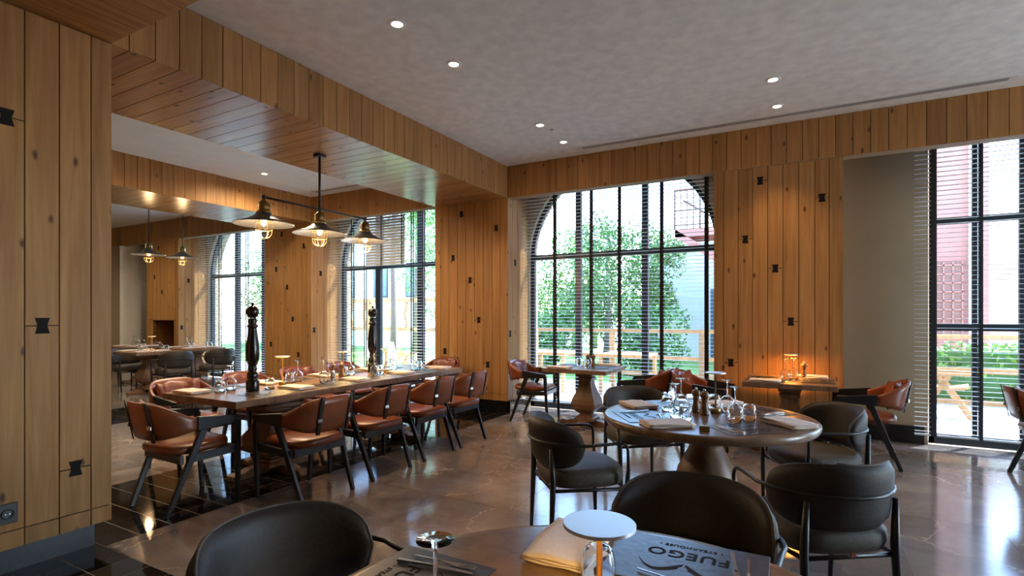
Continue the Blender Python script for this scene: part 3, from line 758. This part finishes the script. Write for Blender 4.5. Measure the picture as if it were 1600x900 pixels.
for tx_, ty_, nm in ((-10.6, 5.3, 'under the small pendants'), (-10.95, 6.35, 'by the window blinds'), (-12.5, 6.1, 'in the corner')):
    for j, (ax, ay) in enumerate(((.10, -.12), (-.10, -.10), (.09, .26), (-.09, .27))):
        w_ = ('near right', 'near left', 'far right', 'far left')[j]
        inst(WG if j < 2 else TU, 'upturned %s on the far table %s, %s one' % ('wine glass' if j < 2 else 'tumbler', nm, w_), (tx_ + ax, ty_ + ay, TZ + .0005), 0)
        inst(NP, 'folded napkin on the far table %s, %s one' % (nm, w_), (tx_ + (.27 if ax > 0 else -.27), ty_ + (.06 if ay > 0 else -.24), TZ + .001), 0)

# mills
ML = thing('pepper_mill', 'x', 'mill')
MB().lathe([(.029, 0), (.030, .012), (.025, .016), (.029, .022), (.029, .03), (.024, .034), (.026, .042), (.021, .058), (.0175, .078), (.019, .094), (.023, .102), (.021, .108)], 24).build('body', 'mill', ML)
MB().lathe([(.018, .109), (.026, .115), (.029, .130), (.026, .145), (.016, .153), (.008, .156)], 24).build('head', 'mill', ML)
MB().lathe([(.005, .156), (.009, .161), (.008, .168), (.003, .171)], 12).build('knob', 'steel', ML)
for x, y, lab in ((-.665, 3.765, 'wooden pepper mill behind its twin on the middle round table'), (-.60, 3.70, 'wooden salt mill beside the slim lamp on the middle round table'),
                  (-4.31, 3.92, 'wooden pepper mill halfway along the long table'), (-4.25, 3.975, 'wooden salt mill halfway along the long table'),
                  (-2.46, 6.42, 'small mill on the window table'), (-2.40, 6.45, 'second small mill on the window table'), (-10.45, 5.42, 'pale mill on the far table under the small pendants'),
                  (-.04, 6.38, 'dark mill behind the glasses on the pillar table')):
    inst(ML, lab, (x, y, TZ + .0005), 0, 'small table mills')
BM = thing('giant_pepper_mill', 'x', 'mill')
MB().lathe([(.052, 0), (.054, .012), (.054, .09), (.050, .10), (.040, .105), (.046, .12), (.047, .15), (.040, .168), (.030, .175), (.036, .19), (.034, .215), (.030, .222), (.040, .235), (.052, .28), (.056, .33), (.052, .40), (.042, .48), (.034, .535),
            (.032, .55), (.042, .558), (.044, .572), (.036, .582), (.030, .59), (.036, .605), (.034, .625), (.026, .635)], 32).build('body', 'mill_black', BM)
MB().lathe([(.024, .636), (.040, .650), (.050, .675), (.051, .70), (.044, .725), (.028, .738), (.012, .742)], 32).build('head', 'mill_black', BM)
MB().lathe([(.007, .742), (.013, .752), (.012, .766), (.004, .772)], 16).build('knob', 'mill_black', BM)
inst(BM, 'giant black pepper mill at the near end of the long table', (-4.20, 2.93, TZ + .0005), 0, 'giant pepper mills')
inst(BM, 'giant black pepper mill at the far end of the long table', (-4.42, 4.61, TZ + .0005), 0, 'giant pepper mills')

# table lamps
def table_lamp(x, y, label, glow, h=.275, z=TZ, power=0, col=(1, .6, .2), metal='gold'):
    t_ = thing('table_lamp', label, 'lamp', (x, y, z + .0005), group='slim disc topped table lamps')
    MB().lathe([(.034, 0), (.034, .032), (.032, .034), (.008, .034)], 28).build('base', 'brass', t_)
    MB().lathe([(.0055, .034), (.0055, h - .012), (.010, h - .006)], 14).build('stem', metal, t_)
    d = MB().lathe([(.060, h - .008), (.067, h - .006)], 40).lathe([(.067, h - .006), (.067, h - .0005)], 40, cap=False).lathe([(.067, h - .0005), (.066, h)], 40).build('disc', 'brushed', t_)
    MB().lathe([(.008, h - .0095), (.058, h - .0088), (.058, h - .0082)], 32).build('light_ring', glow, d)
    if power:
        li = bpy.data.lights.new('lamp_light', 'AREA'); li.shape = 'DISK'; li.size = .11; li.energy = power; li.color = col
        lo = bpy.data.objects.new('lamp_light', li); COL.objects.link(lo); lo.parent = t_; lo.location = (0, 0, h - .0105)
    return t_
table_lamp(-.338, .94, 'slim gold table lamp with a steel disc top at the bottom edge', 'lampglow', power=1.2)
table_lamp(-.545, 3.80, 'unlit slim steel table lamp on the middle round table', 'steel', metal='steel')
table_lamp(-4.33, 3.33, 'glowing gold table lamp in front of the second oak pillar', 'lampglow', power=1.2)
table_lamp(-4.34, 4.09, 'glowing gold table lamp in the middle of the long table', 'lampglow', power=1.0)
table_lamp(-4.26, 4.66, 'gold table lamp beside the farther giant pepper mill', 'lampglow', power=1.0)
table_lamp(-.16, 6.34, 'orange glowing table lamp before the oak pillar', 'lampglow2', h=.25, power=2.6, col=(1, .36, .05))
table_lamp(-10.6, 5.35, 'small glowing lamp on the far table under the pendants', 'lampglow', power=.6)
sg = tag(MB().box(-.028, -.012, 0, .028, .012, .032).build('table_sign', 'brass', None, (-.515, 3.175, TZ + .0005), (0, 0, .2), .002), 'small brown wooden block sign at the middle table rim', 'sign')

# ---------------------------------------------------------------- pendant lights
def pend_head(parent, loc, power=14):
    x, y, z = loc
    cap = MB().lathe([(.011, .03), (.016, .02), (.03, .012), (.052, -.01), (.056, -.06), (.056, -.085), (.066, -.09), (.068, -.10)], 24).build('cap', 'brass', parent, loc)
    sh = MB().lathe([(.060, -.098), (.085, -.125), (.15, -.165), (.268, -.205), (.272, -.212), (.266, -.209), (.148, -.170), (.082, -.131), (.056, -.105)], 40).build('shade', 'shade', parent, loc)
    MB().lathe([(.012, -.10), (.015, -.12), (.023, -.15), (.027, -.18), (.022, -.21), (.010, -.225), (.002, -.227)], 16).build('bulb', 'bulb', parent, loc)
    cg = MB()
    for k in range(6):
        a = 2 * math.pi * k / 6; c, s_ = math.cos(a), math.sin(a)
        cg.tube([(c * r, s_ * r, q) for r, q in ((.072, -.14), (.074, -.26), (.066, -.305), (.045, -.332), (.006, -.345))], .0021, 5)
    for q, r in ((-.19, .073), (-.262, .074)): cg.tube([(r * math.cos(2 * math.pi * i / 20), r * math.sin(2 * math.pi * i / 20), q) for i in range(20)], .003, 5, True)
    cg.build('cage', 'brass', parent, loc)
    li = bpy.data.lights.new('pendant_light', 'POINT'); li.energy = power; li.color = (1, .62, .30); li.shadow_soft_size = .04
    lo = bpy.data.objects.new('pendant_light', li); COL.objects.link(lo); lo.parent = parent; lo.location = (x, y, z - .30)
ch = thing('pendant_light', 'three lamp industrial pendant with caged bulbs hanging from the beam', 'pendant light', (-4.52, 3.93, ZB - .001))
MB().box(-.045, -.045, -.025, .045, .045, 0).build('ceiling_plate', 'black_metal', ch)
MB().tube([(0, 0, -.02), (0, 0, -.60)], .013, 12).build('rod', 'black_metal', ch)
MB().tube([(0, -.66, -.575), (0, .66, -.575)], .011, 10).build('cross_bar', 'black_metal', ch)
for dy in (-.66, 0, .66):
    MB().lathe([(.005, -.022), (.017, -.015), (.022, 0), (.017, .015), (.005, .022)], 14).build('joint', 'black_metal', ch, (0, dy, -.575))
    pend_head(ch, (0, dy, -.625))
for x, y, lab in ((-10.6, 5.30, 'small caged pendant lamp in the far bay, nearest the near pillar'), (-10.6, 5.90, 'small caged pendant lamp in the far bay, beside the window reveal')):
    p_ = thing('pendant_light', lab, 'pendant light', (x, y, ZC - .001), group='far bay pendants')
    MB().lathe([(.05, -.02), (.05, 0)], 20).build('ceiling_plate', 'black_metal', p_); MB().tube([(0, 0, -.02), (0, 0, -.84)], .008, 8).build('rod', 'black_metal', p_)
    pend_head(p_, (0, 0, -.84), 5)

# ---------------------------------------------------------------- ceiling fittings
def downlight(x, y, label, power=26):
    d = thing('downlight', label, 'downlight', (x, y, ZC - (.0005 if x > XL else .0046)), group='recessed ceiling downlights')
    MB().lathe([(.040, 0), (.042, -.006), (.060, -.007), (.066, -.003), (.066, 0)], 28, cap=False).build('ring', 'metal_white', d)
    MB().lathe([(.0385, -.002), (.001, -.003)], 24).build('lens', 'led', d)
    li = bpy.data.lights.new('downlight_beam', 'SPOT'); li.energy = power; li.color = (1, .80, .55) if x < XL else (1, .64, .34); li.spot_size = R(84 if abs(x + .28) < .01 else 165 if x < XL else 62); li.spot_blend = .8; li.shadow_soft_size = .035
    lo = bpy.data.objects.new('downlight_beam', li); COL.objects.link(lo); lo.parent = d; lo.location = (0, 0, -.02)
DL = {(-2.66, 3.03): 'downlight nearest the beam in the upper middle', (-2.66, 3.75): 'downlight second along the row beside the beam', (-2.66, 5.43): 'downlight by the sprinkler',
      (-2.66, 6.10): 'downlight next to the end of the ceiling slot', (-.28, 5.42): 'downlight above the pillar table, nearer of two', (-.28, 6.13): 'downlight above the pillar table, close to the slot'}
for (x, y), lab in DL.items(): downlight(x, y, lab)
for x, y, pw, lab in ((-7.23, 5.24, 60, 'downlight in the bay behind the pendants'), (-7.23, 2.3, 110, 'added unseen downlight brightening the bay, nearer the viewer'),  # second lamp is unseen, added to brighten this bay
                      (-6.0, 4.6, 60, 'downlight hidden by the long beam, nearer the window'), (-12.8, 4.6, 75, 'added unseen downlight brightening the far bay')):  # last lamp is unseen, added to brighten the far bay
    downlight(x, y, lab, pw)
def slot(x0, x1, label, y=6.44):
    s_ = thing('air_slot', label, 'air vent', ((x0 + x1) / 2, y, ZC - (.0005 if x0 > XL else .0046))); h = (x1 - x0) / 2
    MB().box(-h, -.045, -.006, h, -.036, 0).box(-h, .036, -.006, h, .045, 0).box(-h, -.036, -.006, -h + .05, .036, 0).box(h - .05, -.036, -.006, h, .036, 0).build('slot_frame', 'metal_white', s_)
    MB().box(-h + .05, -.036, -.003, h - .05, .036, 0).build('slot_void', 'black_metal', s_)
    for dy in (-.014, .014): MB().box(-h + .05, dy - .003, -.006, h - .05, dy + .003, -.003).build('vane', 'metal_white', s_)
slot(-2.6, 1.65, 'long white linear air slot in the ceiling above the windows')
slot(-7.57, -5.3, 'white linear air slot in the ceiling behind the pendants'); 
sp = thing('sprinkler', 'tiny steel sprinkler head on the grey ceiling', 'sprinkler', (-2.60, 5.62, ZC - .0005))
MB().lathe([(.018, -.004), (.018, 0)], 16).build('collar', 'steel', sp); MB().lathe([(.006, -.03), (.006, -.004)], 10).build('stem', 'steel', sp); MB().lathe([(.012, -.034), (.012, -.03)], 12).build('deflector', 'steel', sp)
vg = thing('floor_grille', 'perforated steel grille at the foot of the window reveal', 'grille', (XF + .02, 6.98, 0))
MB().box(0, -.24, 0, .012, .24, .17).build('plate', 'steel', vg)
me = MB().box(.012, -.008, -.008, .0135, .008, .008).mesh('hole', 'black_metal')
for i in range(11):
    for j in range(5): put('hole', me, vg, (0, -.21 + i * .042, .022 + j * .032), (R(45), 0, 0))

# ---------------------------------------------------------------- outside
tag(MB().box(-80, -60, -.5, 80, 90, -.125).build('ground', 'paving'), 'pale paved ground around the building', 'ground', kind='structure')
tag(MB().box(-30, 11.3, -.13, 1.0, 24, -.115).build('lawn', 'grass'), 'green lawn outside the arched windows', 'lawn', kind='structure')
dk = tag(MB().box(-7.5, 7.66, -.119, 12, 11.0, -.045).build('ground_terrace', 'deck'), 'pale sunlit terrace outside the windows', 'terrace', kind='structure')
y = 7.68
while y < 10.9:
    MB().box(-7.4, y, -.046, 12, y + .19, -.02).build('deck_board', 'deck', dk); y += .20
def railing(x0, x1, yy, label, zt=1.12, zb=.18, step=1.85):
    t_ = thing('terrace_railing', label, 'railing', (x0, yy, -.12)); L = x1 - x0
    MB().box(0, -.05, zt + .06, L, .05, zt + .13).build('top_rail', 'timber', t_); MB().box(0, -.03, zb + .1, L, .03, zb + .18).build('bottom_rail', 'timber', t_)
    MB().box(0, -.03, .62, L, .03, .70).build('middle_rail', 'timber', t_)
    x = 0
    while x <= L: MB().box(x - .05, -.05, 0, x + .05, .05, zt + .06).build('post', 'timber', t_); x += step
railing(-7.4, -.9, 11.1, 'timber terrace railing outside the big arched window'); railing(1.25, 8.6, 10.9, 'timber frame railing in front of the hedge', 1.10, .02, 1.78)
def leaves(n, fn, size, seed, mat, name, parent, loc=(0, 0, 0)):
    r = random.Random(seed); vs, fs = [], []
    for i in range(n):
        p = Vector(fn(r)); a = Vector((r.uniform(-1, 1), r.uniform(-1, 1), r.uniform(-.6, 1))).normalized(); b = a.orthogonal().normalized(); b.rotate(Matrix.Rotation(r.uniform(0, 6.28), 3, a)); c = a.cross(b)
        s_ = size * r.uniform(.6, 1.3); k = len(vs)
        vs += [p - b * s_, p + c * s_ * .45, p + b * s_, p - c * s_ * .45]; fs.append((k, k + 1, k + 2, k + 3))
    m = MB(); m.v = [tuple(v) for v in vs]; m.f = fs; m.s = [False] * n
    return m.build(name, mat, parent, loc)
def tree(x, y_, h, w, mats, label, seed, n=7000, cone=False, trunk=.3):
    t_ = thing('tree', label, 'tree', (x, y_, -.12)); r0 = random.Random(seed)
    MB().tube([(0, 0, 0), (.05, .03, h * .35), (.0, .1, h * .85)], [.13, .09, .03], 8).build('trunk', 'bark', t_)
    blobs = []
    for i in range(16):
        f = r0.uniform(trunk, .95); q = w * (1.05 - f if cone else (1 - abs(f - .6) * 1.1)) * .62
        a = r0.uniform(0, 6.28); blobs.append((q * math.cos(a) * r0.uniform(.2, 1), q * math.sin(a) * r0.uniform(.2, 1), f * h, w * (.32 if not cone else .30 * (1.15 - f))))
    def f(r):
        bx, by, bz, br = r.choice(blobs); v_ = Vector((r.gauss(0, 1), r.gauss(0, 1), r.gauss(0, 1))).normalized() * br * r.uniform(.55, 1.0)
        return (bx + v_.x, by + v_.y, bz + v_.z)
    for i, mt in enumerate(mats): leaves(n // len(mats), f, .062, seed * 3 + i, mt, 'crown', t_)
tree(-7.9, 15.0, 5.6, 2.3, ('leafA', 'leafB'), 'tall pale green conical tree outside the big arched window', 11, 9000, True, .12)
tree(-7.6, 18.4, 4.4, 2.1, ('leafA', 'leafB'), 'rounded green tree right of the conical tree', 12)
tree(-5.25, 15.2, 4.2, 2.2, ('leafB', 'leafC'), 'deep green tree in the middle of the big window', 13)
tree(-4.7, 18.6, 4.8, 2.0, ('leafA', 'leafC'), 'green tree next to the white outbuilding', 14)
tree(-13.9, 16.9, 6.8, 2.6, ('leafA', 'leafB'), 'tall tree glimpsed beside the beam pillar', 15)
tree(-3.5, 13.2, 1.9, 1.4, ('leafB', 'leafC'), 'low shrub tree behind the terrace railing', 16, 4500, False, .1)
tree(-6.2, 13.0, 1.5, 1.5, ('leafB', 'leafC'), 'small shrub behind the railing on the left of the arched window', 17, 4500, False, .1)
tree(-20.5, 16, 5, 3.2, ('leafA', 'leafB'), 'tree outside the farthest arched window', 18)
tree(-11.6, 21.0, 5.6, 2.8, ('leafA', 'leafB'), 'broad green tree far back on the left of the arched window', 19, 8000, False, .08)
tree(-8.7, 23.6, 5.2, 2.6, ('leafB', 'leafA'), 'broad green tree far back in the middle of the arched window', 20, 8000, False, .08)
hd = thing('hedge', 'clipped green hedge behind the timber frame outside the glazed door', 'hedge', (1.2, 11.15, -.12))
leaves(6500, lambda r: (r.uniform(0, 7), r.uniform(0, .7), r.uniform(.15, 1.08)), .055, 5, 'leafA', 'foliage', hd)
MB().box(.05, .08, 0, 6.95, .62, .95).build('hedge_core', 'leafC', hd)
rb = thing('building', 'pink red rendered building with gridded window outside the glazed door', 'building', (0, 15.2, -.12))
MB().box(-1.75, 0, 0, 3.45, 6, 9).build('wall', 'red', rb)
wn = MB().box(2.15, -.03, 1.05, 3.0, .02, 2.75).build('window', 'tilebrown', rb)
for i in range(6): MB().box(2.15 + i * .165, -.05, 1.05, 2.18 + i * .165, -.03, 2.75).build('muntin', 'red', wn)
for i in range(9): MB().box(2.15, -.05, 1.05 + i * .2, 3.0, -.03, 1.08 + i * .2).build('muntin', 'red', wn)
MB().box(3.10, -.12, 0, 3.24, -.0, 8).build('downpipe', 'white', rb)
stg = thing('stair_landing', 'outdoor stair landing with brown mesh railing at the top of the arched window', 'stairs', (-1.75, 15.2, -.12))
MB().box(-1.25, -1.2, 3.55, 0, 0, 3.75).build('landing', 'red', stg)
MB().prism([(-1.25, 3.55), (-1.25, 3.75), (.5, 2.6), (.5, 2.35)], -1.2, -.1, 'y').build('flight', 'red', stg)
for i in range(9): MB().tube([(-1.25 + i * .155, -1.2, 3.75), (-1.25 + i * .155, -1.2, 4.75)], .016 if i % 4 else .028, 6).build('baluster', 'rust', stg)
for i in range(6): MB().tube([(-1.25, -1.2, 3.85 + i * .18), (0, -1.2, 3.85 + i * .18)], .014 if i < 5 else .026, 6).build('rail', 'rust', stg)
MB().tube([(-1.25, -.1, 4.7), (.2, -.1, 3.7)], .03, 6).build('handrail', 'rust', stg)
wb = thing('building', 'white outbuilding with shaded doorway seen right in the arched window', 'building', (-5.45, 20.4, -.12))
MB().box(0, 0, 0, 3.6, 4, 4.1).build('wall', 'white', wb); MB().box(2.35, -.02, 0, 3.1, .02, 2.5).build('door', simple('blue grey shade', (.12, .14, .17), .6), wb); MB().box(-.15, -.3, 4.1, 3.7, 4.1, 4.25).build('roof', 'white', wb)
cb = thing('building', 'cream low building past the red building outside the glazed door', 'building', (4.3, 21, -.12))
MB().box(0, 0, 0, 6, 4, 4.6).build('wall', 'white', cb); MB().box(.45, -.03, 0, 1.35, .02, 3.2).build('door', simple('tan door', (.42, .28, .20), .7), cb); MB().box(.1, -.05, .6, .42, 0, 1.7).build('notice_board', simple('maroon board', (.14, .02, .03), .6), cb)
wl = thing('building', 'bright white building beyond the glazed door and long table', 'building', (-24, 19.5, -.12))
MB().box(0, 0, 0, 9.6, 3, 6.2).build('wall', 'white', wl)
for x in (1.2, 3.2, 5.4, 7.4):
    f_ = MB().box(x, -.03, 2.4, x + .9, .02, 4.0).build('window', 'frame', wl); MB().box(x + .06, -.035, 2.46, x + .84, -.03, 3.94).build('pane', 'sea', f_)
fc = thing('terrace_fence', 'timber fence with wavy uprights outside the glazed door beyond the long table', 'fence', (-17.5, 13.6, -.12))
for z0, z1 in ((1.98, 2.10), (1.02, 1.14)): MB().box(0, -.05, z0, 8.6, .05, z1).build('rail', 'timber', fc)
wv = []
for i in range(9):
    q = i / 8; wv.append((-.05 + .035 * math.sin(q * 9), 1.14 + .84 * q))
wv2 = [(x + .11, z) for x, z in reversed(wv)]
me = MB().prism(wv + wv2, -.02, .02, 'y').mesh('wavy_board', 'timber')
for i in range(14): put('wavy_board', me, fc, (.35 + i * .62, 0, 0))
for x in (0, 2.1, 4.3, 6.5, 8.6): MB().box(x - .06, -.06, 0, x + .06, .06, 2.1).build('post', 'timber', fc)
st_ = thing('tree', 'slim bare tree trunk outside the glazed door', 'tree', (-10.9, 12.2, -.12)); MB().tube([(0, 0, 0), (.06, 0, 1.6), (.02, 0, 3.2), (.1, 0, 5)], [.10, .085, .08, .06], 10).build('trunk', 'bark', st_)
def outdoor_chair(x, y_, rz, label, sling='white'):
    t_ = thing('garden_chair', label, 'garden chair', (x, y_, -.02 if x > -7.4 and y_ < 11 else -.12), rz, 'timber garden chairs')
    for s_ in (-1, 1):
        MB().bar((s_ * .24, -.28, 0), (s_ * .24, .20, .78), .04, .06).build('leg', 'timber', t_); MB().bar((s_ * .24, .30, 0), (s_ * .24, -.06, .62), .04, .06).build('leg', 'timber', t_)
        MB().bar((s_ * .24, -.3, .62), (s_ * .24, .25, .62), .05, .03, side=(1, 0, 0)).build('armrest', 'timber', t_)
    MB().band(lambda u, v: ((u - .5) * .44, -.26 + .5 * v, .44 - .04 * math.sin(v * 3.1)), 4, 6, .03).build('seat', sling, t_)
    MB().band(lambda u, v: ((u - .5) * .44, .22 + .10 * v, .48 + .42 * v), 4, 6, .03).build('backrest', sling, t_)
outdoor_chair(1.72, 9.7, R(80), 'timber folding chair on the terrace outside the glazed door', 'timber')
outdoor_chair(-9.6, 10.2, R(200), 'white sling garden chair on the lawn beyond the long table'); outdoor_chair(-8.6, 10.0, R(150), 'white sling garden chair nearest the beam pillar outside')
for x, y_, lab in ((-4.4, 9.5, 'terrace table outside the arched window, left one'), (-2.9, 9.6, 'terrace table outside the arched window, right one')):
    g = thing('terrace_table', lab, 'table', (x, y_, -.02)); MB().box(-.45, -.4, .70, .45, .4, .74).build('table_top', 'timber', g)
    for sx in (-1, 1):
        for sy in (-1, 1): MB().box(sx * .4 - .03, sy * .35 - .03, 0, sx * .4 + .03, sy * .35 + .03, .70).build('leg', 'timber', g)
